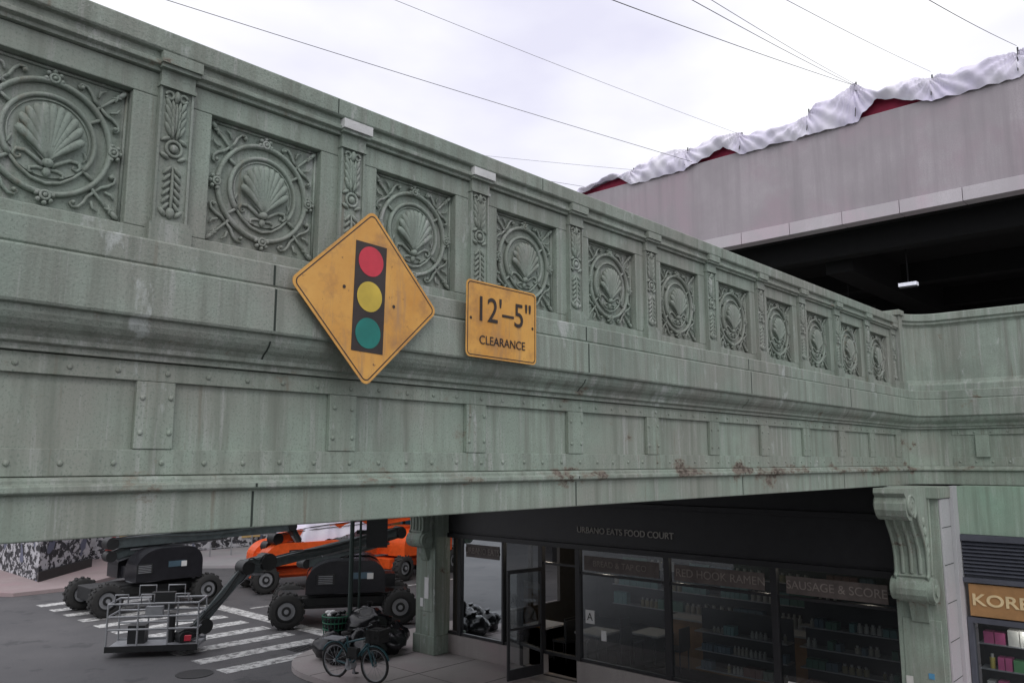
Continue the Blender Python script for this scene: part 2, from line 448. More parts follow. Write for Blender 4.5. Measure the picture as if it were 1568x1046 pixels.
mb=MB(); mb.box(X0,21,11.25,11.5,CZ-.38,CZ+2.4); mb.box(X0,21,11.5,11.7,CZ+.7,CZ+1.15); mb.box(X0,21,11.5,11.6,CZ+2.28,CZ+2.42)
mb.build('far_parapet',M_green,bridge,bevel=.01)
mb=MB()
for i in range(9): mb.box(X0,13.4,1.2+i*1.15,1.5+i*1.15,CZ-.36,CZ-.31)
mb.build('deck_beams',M_steel,bridge)
mb=MB(); mb.box(-4.5,-3.2,-6,12,0,CZ-.39); mb.build('left_abutment',M_green,bridge,bevel=.02)
def column(yc,name):
    mb=MB(); hw=.345
    mb.box(13.45,13.95,yc-hw,yc+hw,.12,CZ-.385)
    mb.box(13.437,13.46,yc-hw+.07,yc+hw-.07,1.1,2.35)
    mb.box(13.40,13.97,yc-hw-.04,yc+hw+.04,.12,.55)
    mb.box(13.36,13.97,yc-hw-.05,yc+hw+.05,CZ-.56,CZ-.386)
    X=13.45; top=CZ-.39; prof=[(0,top),(1.08,top),(1.10,top-.07)]
    for i in range(0,9):
        a=R(40-i*27); prof.append((.88+.2*math.cos(a),top-.26+.2*math.sin(a)))
    for t in (.1,.3,.5,.7,.9,1):
        prof.append((.62-.32*t-.13*math.sin(t*math.pi),top-.45-.82*t))
    prof.append((.34,top-1.30))
    for i in range(0,8):
        a=R(60-i*27); prof.append((.22+.19*math.cos(a),top-1.50+.19*math.sin(a)))
    prof.append((0,top-1.75))
    b=MB(); hb=.215
    b.prism([(X-p,z) for p,z in prof],'y',yc-hb,yc+hb,0)
    for ys,s in ((yc-hb,-1),(yc+hb,1)):
        def sp(cx,cz,r,tn,sg,a0):
            pts=[];n=int(16*tn)
            for i in range(n+1):
                t=i/n;a=a0+sg*2*math.pi*tn*t;rr=r*(1-.78*t)
                pts.append((cx+rr*math.cos(a),ys+s*.014,cz+rr*math.sin(a)))
            b.tube(pts,.026,6,flat=1); b.ell(pts[-1],(.045,.035,.045))
        sp(X-.88,top-.26,.19,1.7,1,R(-60)); sp(X-.22,top-1.50,.17,1.4,-1,R(90))
        b.tube([(X-p,ys+s*.01,z) for p,z in prof[9:20]],.028,6)
        b.tube([(X-.04,ys+s*.01,top-.05),(X-.06,ys+s*.01,top-.8),(X-.12,ys+s*.01,top-1.3)],.022,6)
        for t in (.2,.4,.6,.8):
            b.ell((X-(.36-.22*t),ys+s*.0,top-.35-.75*t),(.05,.03,.07))
    b.cyl((X-.22,yc-.30,top-1.50),(X-.22,yc+.30,top-1.50),.175,n=24)
    b.cyl((X-.22,yc-.325,top-1.50),(X-.22,yc+.325,top-1.50),.09,n=20)
    b.cyl((X-.88,yc-.245,top-.26),(X-.88,yc+.245,top-.26),.13,n=20)
    b.prism([(X,top-1.62),(X-.16,top-1.68),(X-.05,top-2.0),(X,top-2.02)],'y',yc-.12,yc+.12,0)
    for u in (-.12,0,.12):
        b.tube([(X-p-.004,yc+u,z) for p,z in prof[11:18]],.034,6)
    mb.build(name,M_steel,bridge,bevel=.01)
    b.build(name+'_console_bracket',M_steel,bridge,bevel=.008)
column(-.370,'right_column'); column(10.94,'left_column')
mb=MB(); mb.box(13.955,14.3,-.80,-.72,.12,CZ-.386)
mb.box(13.47,13.95,-.745,-.717,.56,CZ-.57)
mb.build('limestone_strip',M_strip,bridge,bevel=.005)
mb=MB()
for z in (.95,1.5,2.05,2.6,3.15,3.7): mb.box(13.47,13.95,-.7465,-.7455,z,z+.012)
mb.build('strip_joints',M_seam,bridge)
# ---------------------------------------------------------------- SHOPFRONT under bridge
shop=empty('food_court_storefront')
XS=13.9
mb=MB()
mb.box(XS-.03,XS+.25,.0,6.60,.12,.56); mb.box(XS-.03,XS+.25,7.60,10.60,.12,.56)
mb.build('base_wall',M_sill,shop,bevel=.01)
mb=MB()
mb.box(XS-.06,XS+.2,0,10.6,2.84,2.95); mb.box(XS,XS+.15,0,10.6,2.95,3.0); mb.box(XS-.02,XS+.12,0,10.6,2.99,3.75); mb.box(XS-.08,XS+.2,0,10.6,3.75,3.85); mb.box(XS,XS+.2,0,10.6,3.85,CZ-.31)
for y in (.06,2.17,4.36,6.56,7.60,10.2,8.75):
    w=.06 if y!=8.75 else .03
    mb.box(XS-.03,XS+.09,y-w,y+w,.561,2.84)
mb.box(XS,XS+.09,0,10.6,.562,.63)
mb.box(XS-.0,XS+.08,.1,6.5,2.33,2.38)
mb.box(XS,XS+.08,6.6,7.55,.0,.13); mb.box(XS-.01,XS+.07,6.56,6.62,.13,.58); mb.box(XS,XS+.08,6.6,7.55,2.45,2.50)
mb.build('window_frames',M_frame,shop,bevel=.006)
mb=MB()
for a,b in ((.12,2.11),(2.23,4.30),(4.42,6.50),(7.66,8.72),(8.78,10.14)):
    mb.add([(XS+.03,a,.63),(XS+.03,b,.63),(XS+.03,b,2.84),(XS+.03,a,2.84)],[(0,1,2,3)])
mb.build('window_glass',M_glass,shop)
mb=MB()
mb.box(XS+.25,20,.0,10.6,.06,.12); mb.box(XS+.2,20,.0,10.6,3.7,3.8); mb.box(XS+.25,20,-.1,0,.12,3.7)
mb.box(20,20.1,0,3.0,.12,3.7); mb.box(20,20.1,5,6.3,.12,3.7); mb.box(20,20.1,8.4,10.6,.12,3.7); mb.box(20,20.1,3,5,.12,1.2); mb.box(20,20.1,3,5,2.6,3.7); mb.box(20,20.1,6.3,8.4,.12,1.0); mb.box(20,20.1,6.3,8.4,2.6,3.7)
mb.box(XS+.25,14.6,10.6,10.7,.12,3.7); mb.box(18.2,20,10.6,10.7,.12,3.7); mb.box(14.6,18.2,10.6,10.7,.12,.8); mb.box(14.6,18.2,10.6,10.7,3.0,3.7)
for x in (15.8,17.0): mb.box(x-.05,x+.05,10.6,10.7,.8,3.0)
mb.build('interior_walls',M_dark,shop)
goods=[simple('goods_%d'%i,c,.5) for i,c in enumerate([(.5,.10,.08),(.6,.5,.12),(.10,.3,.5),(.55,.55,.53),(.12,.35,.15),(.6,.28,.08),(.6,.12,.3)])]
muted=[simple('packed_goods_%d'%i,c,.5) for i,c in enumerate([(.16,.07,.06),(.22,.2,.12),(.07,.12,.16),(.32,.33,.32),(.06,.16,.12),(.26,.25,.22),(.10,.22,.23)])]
def shelf(name,x,y0,y1,zs,parent,scale=1,mats=None,gap=.15):
    mb=MB()
    for z in zs:
        mb.box(x,x+.3,y0,y1,z-.02,z,7)
        y=y0+.04
        while y<y1-.1:
            w=random.uniform(.07,.13)*scale;h=random.uniform(.13,.19)*scale
            mi=random.randrange(7)
            for rep in range(random.randint(1,4)):
                if y>y1-.12: break
                if mi%2==0: mb.box(x+.02,x+.2,y,y+w,z,z+h,mi)
                else:
                    mb.cyl((x+.09,y+w/2,z),(x+.09,y+w/2,z+h*.75),w/2*.9,n=10,mi=mi); mb.cyl((x+.09,y+w/2,z+h*.75),(x+.09,y+w/2,z+h),w/4,n=8,mi=3)
                y+=w+.012
            y+=random.choice((.01,.03,gap))
    mb.box(x+.3,x+.32,y0,y1,zs[0]-.1,zs[-1]+.4,8)
    mb.build(name,(mats or goods)+[M_grey,M_frame],parent)
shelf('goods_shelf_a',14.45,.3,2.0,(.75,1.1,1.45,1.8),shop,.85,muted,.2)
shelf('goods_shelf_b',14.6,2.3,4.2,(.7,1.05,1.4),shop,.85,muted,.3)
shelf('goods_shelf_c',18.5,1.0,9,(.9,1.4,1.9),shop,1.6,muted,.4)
mb=MB()
for (x,y) in ((15.4,7.2),(15.2,8.6),(16.2,6.2)):
    mb.box(x-.4,x+.4,y-.35,y+.35,.82,.86,1); mb.cyl((x,y,.12),(x,y,.82),.04,mi=0); mb.cyl((x,y,.12),(x,y,.15),.25,mi=0)
    for s in (-1,1):
        mb.box(x-.2,x+.2,y+s*.6-.2,y+s*.6+.2,.55,.6,0)
        mb.box(x-.2,x+.2,y+s*.8-.02,y+s*.8+.02,.6,1.05,0)
        for a in (-.18,.18):
            for b in (-.18,.18): mb.cyl((x+a,y+s*.6+b,.12),(x+a,y+s*.6+b,.55),.015,n=6,mi=0)
mb.box(16.5,16.9,1,6,.12,1.15,2); mb.box(16.45,16.95,1,6,1.15,1.2,1)
mb.build('tables_and_counter',[M_black,M_strip,M_tan],shop)
mb=MB()
for y in (1.2,3.2,5.2,7.2,9.0):  # added pendants with point lights, put in to brighten the dim interior
    mb.cyl((15.8,y,3.0),(15.8,y,3.7),.01,n=6,mi=0); mb.cyl((15.8,y,2.95),(15.8,y,3.08),.14,.03,n=12,mi=0); mb.ell((15.8,y,2.86),(.05,.05,.05),1)
    pl=bpy.data.lights.new('interior_fill_light','POINT'); pl.energy=6 if y<6 else 14; pl.color=(1,.88,.74); pl.shadow_soft_size=.06
    po=bpy.data.objects.new('interior_fill_light',pl); link(po,shop); po.location=(15.8,y,2.74)
M_bulb=simple('added_bulb_glow',(1,.75,.45),.5,emit=4)  # glow for the bulbs of the added pendants
mb.build('added_pendants',[M_black,M_bulb],shop)
mb=MB()
for a,b in ((.25,1.95),(2.35,4.2),(4.55,6.4),(8.9,10.0)): mb.box(XS+.015,XS+.024,a,b,2.42,2.72)
M_board=simple('window_sign_board',(.115,.095,.088),.6,var=.3)
mb.build('window_boards',M_board,shop)
def text(name,body,size,loc,rot,mat,parent,ext=.004,sx=1,bold=0):
    c=bpy.data.curves.new(name,'FONT'); c.body=body; c.size=size; c.align_x='CENTER'; c.align_y='CENTER'; c.extrude=ext; c.offset=bold
    c.materials.append(mat)
    o=bpy.data.objects.new(name,c); link(o,parent); o.location=loc; o.rotation_euler=rot; o.scale=(sx,1,1); return o
RW=(R(90),0,R(-90))
M_let2=simple('window_letters',(.27,.235,.215),.6,var=.3)
text('main_lettering','URBANO EATS FOOD COURT',.18,(XS-.035,5.35,3.25),RW,M_letter,shop,.01,.98)
text('lettering_ramen','RED HOOK RAMEN',.21,(XS+.008,3.25,2.57),RW,M_let2,shop,.003)
text('lettering_bbq','SAUSAGE & SCORE',.2,(XS+.008,1.1,2.57),RW,M_let2,shop,.003)
text('lettering_bread','BREAD & TAP CO',.17,(XS+.008,5.5,2.57),RW,M_let2,shop,.003)
text('lettering_urbano','URBANO EATS',.2,(XS+.008,9.45,2.57),RW,M_let2,shop,.003,.85)
mb=MB()
mb.box(XS+.015,XS+.02,6.15,6.38,1.35,1.62); mb.box(XS+.015,XS+.02,5.85,5.98,1.05,1.25); mb.box(XS+.015,XS+.02,1.6,2.0,.66,.95); mb.box(XS+.015,XS+.02,1.25,1.4,.66,.9)
mb.box(13.428,13.434,-.48,-.30,.95,1.25)
mb.box(13.428,13.434,10.8,10.95,1.4,1.9); mb.box(13.428,13.434,11.0,11.1,1.2,1.4)
mb.build('posted_papers',M_white,shop)
mb=MB(); mb.box(13.4265,13.4275,-.46,-.32,1.07,1.2,0); mb.box(13.427,13.433,-.24,-.16,.85,.95,1); mb.box(13.427,13.433,-.5,-.42,1.5,1.58,0);mb.box(13.427,13.433,-.2,-.1,1.35,1.5,2)
mb.build('stickers',[goods[2],goods[1],goods[3]],shop)
text('letter_a','A',.22,(XS+.012,6.265,1.48),RW,M_black,shop,.001)
text('lettering_notice','URBANO\nFOOD CO',.085,(XS+.012,1.8,.81),RW,M_black,shop,.001)
mb=MB()
Md=Matrix.Translation((XS,7.55,.14))@Matrix.Rotation(R(172),4,'Z')
L=1.0;H=2.25
mb.box(0,.06,-.02,.02,0,H,0,Md); mb.box(L-.06,L,-.02,.02,0,H,0,Md); mb.box(.061,L-.061,-.02,.02,0,.22,0,Md); mb.box(.061,L-.061,-.02,.02,H-.08,H,0,Md); mb.box(.061,L-.061,-.02,.02,1.0,1.05,0,Md)
mb.cyl(Md@Vector((L-.12,-.05,.8)),Md@Vector((L-.12,-.05,1.35)),.012,n=8,mi=0)
for za,zc in ((.221,.999),(1.051,H-.081)): mb.add([(.061,0,za),(L-.061,0,za),(L-.061,0,zc),(.061,0,zc)],[(0,1,2,3)],1,False,Md)
mb.build('open_glass_door',[M_frame,M_glass],shop)
# ---------------------------------------------------------------- right shop
ks=empty('korean_shop')
XK=14.2
mb=MB(); mb.box(XK,XK+.5,-7,-.80,3.58,CZ-.386); mb.build('upper_wall',green_paint('light_green_wall',(.28,.41,.32),.1,False),ks)
mb=MB()
mb.box(XK-.04,XK+.3,-7,-.805,3.48,3.575)
for i in range(9): 
    z=2.98+.055*i
    mb.add([(XK-.02,-7,z),(XK-.02,-.81,z),(XK+.05,-.81,z+.05),(XK+.05,-7,z+.05)],[(0,1,2,3)],0)
mb.box(XK+.06,XK+.3,-7,-.81,2.9,3.48); mb.box(XK-.06,XK+.2,-7,-.805,2.86,2.93)
mb.box(XK-.02,XK+.1,-7,-.81,2.26,2.34)
mb.box(XK-.02,XK+.1,-.88,-.81,.12,2.26); mb.box(XK-.02,XK+.1,-3,-2.9,.12,2.26)
mb.build('shutter_and_frame',simple('dark_blue_grey_metal',(.07,.075,.095),.5),ks)
mb=MB(); mb.box(XK-.03,XK+.1,-3.6,-.86,2.36,2.84); mb.build('shop_sign_board',M_tan,ks,bevel=.01)
text('shop_lettering','KOREAN FOOD',.24,(XK-.036,-1.97,2.6),RW,M_cream,ks,.006,1.25,.004)
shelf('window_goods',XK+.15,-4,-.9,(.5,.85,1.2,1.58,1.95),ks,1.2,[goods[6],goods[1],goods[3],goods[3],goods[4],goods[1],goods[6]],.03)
pl=bpy.data.lights.new('shop_point_light','POINT'); pl.energy=9; pl.color=(1,.93,.85); pl.shadow_soft_size=.1  # bare point light at the window goods, no fixture modelled
po=bpy.data.objects.new('shop_point_light',pl); link(po,ks); po.location=(XK+.1,-1.6,2.2)
mb=MB(); mb.add([(XK+.05,-2.9,.2),(XK+.05,-.88,.2),(XK+.05,-.88,2.26),(XK+.05,-2.9,2.26)],[(0,1,2,3)]); mb.build('shop_glass',M_glass,ks)
mb=MB(); mb.box(XK+.6,XK+.7,-7,-.8,.12,3); mb.box(XK,XK+.1,-7,-3,.12,2.26); mb.build('shop_back_wall',M_dark,ks)
# ---------------------------------------------------------------- ground
mb=MB(); mb.add([(-250,-250,0),(250,-250,0),(250,250,0),(-250,250,0)],[(0,1,2,3)]); mb.build('ground_asphalt',M_asph)
poly=[(10.4,-30)]
for i in range(0,11):
    a=R(180-9*i); poly.append((12.5+2.1*math.cos(a),11.3+2.1*math.sin(a)))
poly+=[(30,13.4),(30,-30)]
mb=MB(); mb.prism(poly,'z',.003,.12); mb.build('sidewalk',M_walk,None,bevel=.02)
mb=MB()
for i in range(-4,9): mb.box(10.42,13.86,i*1.6-.006,i*1.6+.006,.121,.1235)
mb.box(12.1-.006,12.1+.006,-6,13.3,.1236,.1245)
mb.build('sidewalk_joints',M_seam)
mb=MB(); mb.prism([(8.6,60),(8.6,29.5),(9.5,28.2),(11.5,28.2),(16,32.2),(16,60)],'z',.003,.13); mb.build('far_sidewalk',concrete('pinkish_pavement',(.36,.29,.29),.9))
mb=MB(); mb.prism([(16.01,32.2),(19,29.2),(70,29.2),(70,60),(16.01,60)],'z',.003,.12); mb.build('lot_pavement',concrete('pale_pavement',(.36,.35,.36),.9))
mb=MB()
for i in range(11):
    y=13.1+1.22*i
    mb.add([(9.5,y,.004),(12.8,y,.004),(12.8,y+.5,.004),(9.5,y+.5,.004)],[(0,1,2,3)])
mb.add([(14,20.0,.004),(26,20.0,.004),(26,20.15,.004),(14,20.15,.004)],[(0,1,2,3)])
mb.add([(13.2,14.2,.004),(13.7,14.2,.004),(13.7,27,.004),(13.2,27,.004)],[(0,1,2,3)])
mb.build('crosswalk_markings',M_mark)
mb=MB(); mb.cyl((9.0,13.6,.004),(9.0,13.6,.012),.4,n=24)
mb.build('manhole_cover',M_black)
mb=MB()
for i in range(7): mb.box(11.7+i*.1,11.76+i*.1,13.75,14.2,.005,.014)
mb.build('storm_drain_grate',M_black)
# ---------------------------------------------------------------- far background
gw=empty('graffiti_building')
mb=MB(); mb.prism([(11,30.6),(14,33.8),(14,45),(11.2,45)],'z',.131,5.5); mb.build('mural_wall',M_mural,gw)
mb=MB(); mb.prism([(10.95,30.4),(14.1,33.75),(14.1,33.9),(11.0,30.7)],'z',.131,.5); mb.build('dark_plinth',M_black,gw)
bb=empty('grey_brick_building')
mb=MB(); mb.box(-10,60,60,70,0,11); mb.build('walls',M_brick,bb)
mb=MB()
for i in range(16):
    for z in (1,5,8): mb.box(-8+i*4,-6.2+i*4,59.94,60.02,z,z+1.9)
mb.build('windows',M_frame,bb)
mu=empty('mural_fence')
mb=MB(); mb.box(14.3,46,36.5,36.7,.13,3.8); mb.build('panels',M_mural,mu)
mb=MB()
cols=[simple('mural_c%d'%i,c,.7) for i,c in enumerate([(.07,.26,.38),(.55,.38,.16),(.5,.5,.52),(.4,.07,.06),(.03,.03,.03)])]
x=14.5
while x<45:
    w=random.uniform(.3,1.2); z=random.uniform(.3,.8); mb.box(x,x+w,36.43,36.49,z,z+random.uniform(.4,1.6),random.randrange(5)); x+=w+random.uniform(.1,.9)
for i in range(9): mb.box(14.6+i*3.2,14.75+i*3.2,36.35,36.425,.13,3.8,4)
mb.build('posters',cols,mu)
mb=MB()
for i in range(14):
    x=15+i*1.1; mb.cyl((x,33.5,.12),(x,33.5,1.1),.03,n=6)
mb.box(15,29.5,33.48,33.52,1.0,1.05); mb.box(15,29.5,33.48,33.52,.5,.53)
mb.build('steel_railing',M_grey)
def cone(x,y):
    mb=MB(); mb.box(x-.18,x+.18,y-.18,y+.18,.005,.04,0); mb.cyl((x,y,.04),(x,y,.7),.14,.03,n=14,mi=0); mb.cyl((x,y,.35),(x,y,.5),.097,.068,n=14,mi=1); mb.build('traffic_cone',[M_orange,M_white])
cone(16.6,19.2); cone(15.0,26.5)
# ---------------------------------------------------------------- boom lifts
def wheel(mb,c,axis,r=.48,w=.36):
    c=Vector(c);a=Vector(axis).normalized()
    prof=[(-w/2,r*.62),(-w/2,r*.9),(-w/2*.8,r),(w/2*.8,r),(w/2,r*.9),(w/2,r*.62)]
    u=a.orthogonal().normalized();v=a.cross(u);n=24;vs=[];fs=[]
    for p,(o,rr) in enumerate(prof):
        for k in range(n):
            an=2*math.pi*k/n; vs.append(c+a*o+(u*math.cos(an)+v*math.sin(an))*rr)
    for p in range(len(prof)-1):
        for k in range(n):
            l=(k+1)%n; fs.append((p*n+k,p*n+l,(p+1)*n+l,(p+1)*n+k))
    mb.add(vs,fs,0,True)
    for k in range(16):
        an=2*math.pi*k/16; d=u*math.cos(an)+v*math.sin(an); t=a.cross(d)
        for s in (-1,1):
            M=Matrix((( *t,0),( *a,0),( *d,0),(0,0,0,1))).transposed(); M.translation=c+d*(r+.01)+a*(s*w*.22)+t*(s*.03)
            mb.cbox((0,0,0),(.07,w*.4,.05),0,M)
    mb.cyl(c-a*w*.3,c+a*w*.3,r*.5,n=20,mi=1); mb.cyl(c-a*w*.29,c+a*w*.29,r*.63,n=20,mi=2); mb.cyl(c-a*w*.42,c+a*w*.42,r*.28,n=14,mi=2); mb.cyl(c-a*w*.5,c+a*w*.5,r*.14,n=10,mi=1)
def beam(mb,p0,p1,w,h,mi):
    p0=Vector(p0);p1=Vector(p1);d=(p1-p0);L=d.length;d.normalize()
    s=d.cross(Vector((0,0,1))).normalized();u=s.cross(d)
    M=Matrix(((*d,0),(*s,0),(*u,0),(0,0,0,1))).transposed();M.translation=p0
    mb.box(0,L,-w/2,w/2,-h/2,h/2,mi,M)
def cage(mb,c,ang,L=2.1,W=.95,H=1.1,mi=1):
    M=Matrix.Translation(c)@Matrix.Rotation(ang,4,'Z')
    mb.box(-L/2,L/2,-W/2,W/2,0,.07,mi,M); mb.box(-L/2-.02,L/2+.02,-W/2-.03,-W/2,-.02,.12,3,M); mb.box(-L/2-.02,L/2+.02,W/2,W/2+.03,-.02,.12,mi,M)
    for z in (.5,.8,H):
        P=[(-L/2,-W/2,z),(L/2,-W/2,z),(L/2,W/2,z),(-L/2,W/2,z)]
        for i in range(4):
            if z==.5 and i==3: continue
            mb.cyl(M@Vector(P[i]),M@Vector(P[(i+1)%4]),.024,n=8,mi=mi)
    for x in (-L/2,-L/6,L/6,L/2):
        for y in (-W/2,W/2): mb.cyl(M@Vector((x,y,.05)),M@Vector((x,y,H)),.024,n=8,mi=mi)
    mb.box(-.25,.3,.25,.45,.85,1.25,3,M); mb.box(-.2,.2,-.45,-.3,.75,1.02,1,M); mb.box(.75,.9,-.5,-.4,.2,.32,5,M)
    mb.box(-.7,-.3,.0,.3,.07,.5,3,M); mb.cyl(M@Vector((.3,.1,.07)),M@Vector((.3,.1,.75)),.09,n=10,mi=3)
    for x in (-.9,-.3,.5): mb.tube([M@Vector((x,-W/2,H)),M@Vector((x,-W/2,H+.22)),M@Vector((x+.3,-W/2,H+.22)),M@Vector((x+.3,-W/2,H))],.018,6,mi)
    for x in (-.6,.1): mb.tube([M@Vector((x,W/2,H)),M@Vector((x,W/2,H+.3)),M@Vector((x+.4,W/2,H+.3)),M@Vector((x+.4,W/2,H))],.018,6,mi)
def boom_lift(center,ang,hood,booms,basket=None,chassis=None,name='boom_lift',hl=(-1.1,1.15),ht=1.95):
    root=empty(name)
    M=Matrix.Translation(center)@Matrix.Rotation(ang,4,'Z')
    mb=MB()
    ax=M.to_3x3()@Vector((0,1,0))
    for x in (-1.6,1.6):
        for y in (-1.0,1.0): wheel(mb,M@Vector((x,y,.5)),ax)
    mb.build('wheels',[M_tyre,M_grey,M_black],root)
    mb=MB()
    ch=3
    mb.box(-1.9,1.9,-.55,.55,.45,.85,ch,M); mb.box(-1.75,-1.45,-.85,.85,.4,.62,ch,M); mb.box(1.45,1.75,-.85,.85,.4,.62,ch,M)
    mb.box(-1.2,1.2,-.75,.75,.55,.80,ch,M)
    mb.cyl(M@Vector((0,0,.85)),M@Vector((0,0,1.0)),.6,n=24,mi=1)
    mb.build('chassis',[M_tyre,M_grey,M_black,chassis or M_black],root,bevel=.03)
    mb=MB()
    def hoodprof(l0,l1,z0,z1):
        P=[(l0,z0),(l1,z0)]
        for i in range(9):
            a=R(0+i*11.25); P.append((l1-.5+.5*math.cos(a),z1-.5+.5*math.sin(a)))
        for i in range(9):
            a=R(90+i*11.25); P.append((l0+.8+.8*math.cos(a),z1-.6+.6*math.sin(a)))
        return P
    for (y0,y1) in ((-1.15,-.3),(.3,1.15)):
        mb.prism(hoodprof(hl[0],hl[1],.95,ht),'y',y0,y1,0,M,False)
    mb.box(hl[0]+.1,hl[1]+.35,-.3,.3,.98,1.35,0,M)
    mb.box(.2,.75,-1.162,-1.152,1.34,1.52,4,M); mb.box(.62,.8,-1.17,-1.163,1.33,1.50,2,M)
    mb.box(-.8,-.3,-1.162,-1.152,1.2,1.5,3,M)
    for i in range(5): mb.box(-.75,-.35,-1.18,-1.163,1.23+i*.05,1.25+i*.05,1,M)
    mb.build('engine_hoods',[hood,M_grey,M_white,M_black,muted[2]],root,bevel=.07)
    mb=MB()
    for p0,p1,w,h,mi in booms:
        beam(mb,p0,p1,w,h,mi)
        mb.cyl(Vector(p0)-Vector((0,w*.7,0)),Vector(p0)+Vector((0,w*.7,0)),h*.62,n=14,mi=3)
        mb.cyl(Vector(p1)-Vector((0,w*.7,0)),Vector(p1)+Vector((0,w*.7,0)),h*.5,n=14,mi=3)
        a=Vector(p0).lerp(Vector(p1),.1)+Vector((0,0,-h*.8)); b=Vector(p0).lerp(Vector(p1),.6)+Vector((0,0,-h*.6))
        mb.cyl(a,b,.045,n=8,mi=2)
        q=[Vector(p0).lerp(Vector(p1),t)+Vector((0,-w*.6,h*.5+.05*math.sin(t*9))) for t in [i/12 for i in range(13)]]
        mb.tube(q,.018,6,3)
        q=[Vector(p0).lerp(Vector(p1),t)+Vector((0,-w*.7,h*.2+.07*math.sin(t*7+1))) for t in [i/12 for i in range(13)]]
        mb.tube(q,.014,6,3)
    mb.build('boom_arms',[M_armg,M_orange,M_grey,M_black],root,bevel=.02)
    if basket:
        mb=MB(); cage(mb,basket[0],basket[1]); mb.build('platform_basket',[M_armg,M_grey,M_grey,M_black,M_black,M_sred],root)
    return root
boom_lift((14.9,16.3,0),R(-34),M_hood,[((16.4,15.6,2.55),(11.5,15.2,2.0),.20,.24,0),((11.6,15.2,2.08),(11.05,15.28,1.98),.28,.36,0),((11.35,15.2,2.0),(10.6,15.5,1.35),.09,.10,2),((11.1,15.3,1.98),(10.05,15.75,.55),.2,.22,0),((10.2,15.7,.6),(9.8,15.95,.35),.26,.3,3),((16.4,15.6,2.5),(13.8,16.8,1.7),.25,.28,0)],((9.3,16.25,.16),R(-38)),ht=1.85)
boom_lift((11.8,22.9,0),R(0),M_hood,[((10.6,22.9,2.1),(16.5,21.9,2.35),.3,.32,0),((16.5,21.9,2.3),(17.6,22.2,1.0),.2,.22,0),((10.6,22.9,1.7),(13.2,22.9,2.3),.25,.28,0)],hl=(-.8,1.35))
boom_lift((17.6,22.9,0),R(-14),M_orange,[((16.2,22.4,1.9),(24.5,21.4,2.75),.32,.34,1),((16.2,22.9,1.6),(19.5,22.7,2.3),.3,.3,1)],((25.3,22.0,1.6),R(80)),M_orange,hl=(-1.7,1.5),ht=1.75)
boom_lift((22.6,22.4,0),R(10),M_orange,[((20.5,23.0,2.5),(29,22.5,3.0),.32,.34,1)],None,M_orange,hl=(-1.7,1.4))
mb=MB()
nx,ny=46,22; vs=[];fs=[]
for i in range(nx+1):
    for j in range(ny+1):
        u=i/nx;v=j/ny; x=16.9+3.4*u; yy=21.9+1.9*v-.22*u
        e=min(1,4*min(u,1-u,v*1.0+.02,1-v+.02))
        z=1.55+1.15*math.sqrt(max(0,e))+.28*noise.noise(Vector((x*1.3,yy*1.3,0)))+.08*noise.noise(Vector((x*5,yy*5,3)))
        vs.append((x,yy,z))
for i in range(nx):
    for j in range(ny):
        a=i*(ny+1)+j; fs.append((a,a+1,a+ny+2,a+ny+1))
mb.add(vs,fs,0,True)
mb.build('white_wrapped_load',M_cloth)
# ---------------------------------------------------------------- street furniture
post=empty('street_sign_post')
mb=MB(); px,py=12.3,12.4
mb.cyl((px,py,.12),(px,py,5.2),.06,.05,n=14); mb.cyl((px,py,.12),(px,py,.5),.11,.08,n=14); mb.cyl((px,py,.5),(px,py,.55),.095,n=14)
mb.cyl((px+.17,py-.12,.12),(px+.17,py-.12,4.2),.03,n=8)
mb.build('post',M_dkgreen,post)
mb=MB(); M=Matrix.Translation((px+.5,py-.35,2.95))@Matrix.Rotation(R(-42),4,'Z'); mb.box(-.26,.26,-.02,.02,-.38,.38,0,M); mb.box(-.5,-.26,-.02,.02,-.05,.05,0,M); mb.box(-.28,.28,-.03,.03,.38,.43,0,M); mb.build('sign_panel',M_black,post)
tb=empty('litter_basket')
mb=MB(); cx,cy=12.15,12.75
for k in range(22):
    a=2*math.pi*k/22; mb.cyl((cx+.25*math.cos(a),cy+.25*math.sin(a),.14),(cx+.34*math.cos(a),cy+.34*math.sin(a),.95),.008,n=5)
for z,r in ((.14,.25),(.4,.28),(.65,.31),(.8,.325),(.95,.34)):
    mb.tube([(cx+r*math.cos(a),cy+r*math.sin(a),z) for a in [2*math.pi*i/24 for i in range(24)]],.016,6,closed=True)
mb.cyl((cx,cy,.13),(cx,cy,.9),.22,.30,n=18,mi=1)
for i in range(9): mb.ell((cx+random.uniform(-.2,.2),cy+random.uniform(-.2,.2),.95+random.uniform(0,.1)),(.09,.08,.05),random.choice((1,2)))
mb.build('mesh_basket',[M_basket,M_bag,M_white],tb)
mb=MB()
def lump(c,rad,seed):
    n0=len(mb.v); mb.ell(c,rad,0,20,14)
    for i in range(n0,len(mb.v)):
        v=mb.v[i]; d=(v-Vector(c)); k=noise.noise(v*4+Vector((seed,0,0)))*.35+noise.noise(v*11)*.12
        v2=Vector(c)+d*(1+k); v2.z=max(v2.z,.125); mb.v[i]=v2
    mb.cyl((c[0],c[1],c[2]+rad[2]*.9),(c[0]+.03,c[1],c[2]+rad[2]*1.35),.03,.08,n=8)
for i,(x,y,r) in enumerate(((11.6,12.2,.36),(12.3,11.8,.42),(12.85,11.6,.38),(12.05,12.0,.36),(13.1,11.9,.42),(12.6,12.05,.46),(12.2,11.45,.33),(12.75,11.9,.34),(11.45,11.7,.3))):
    lump((x,y,.12+r*.72+(.32 if i in (5,7) else 0)),(r*1.1,r,r*.85),i*3.1)
mb.build('garbage_bag_pile',M_bag)
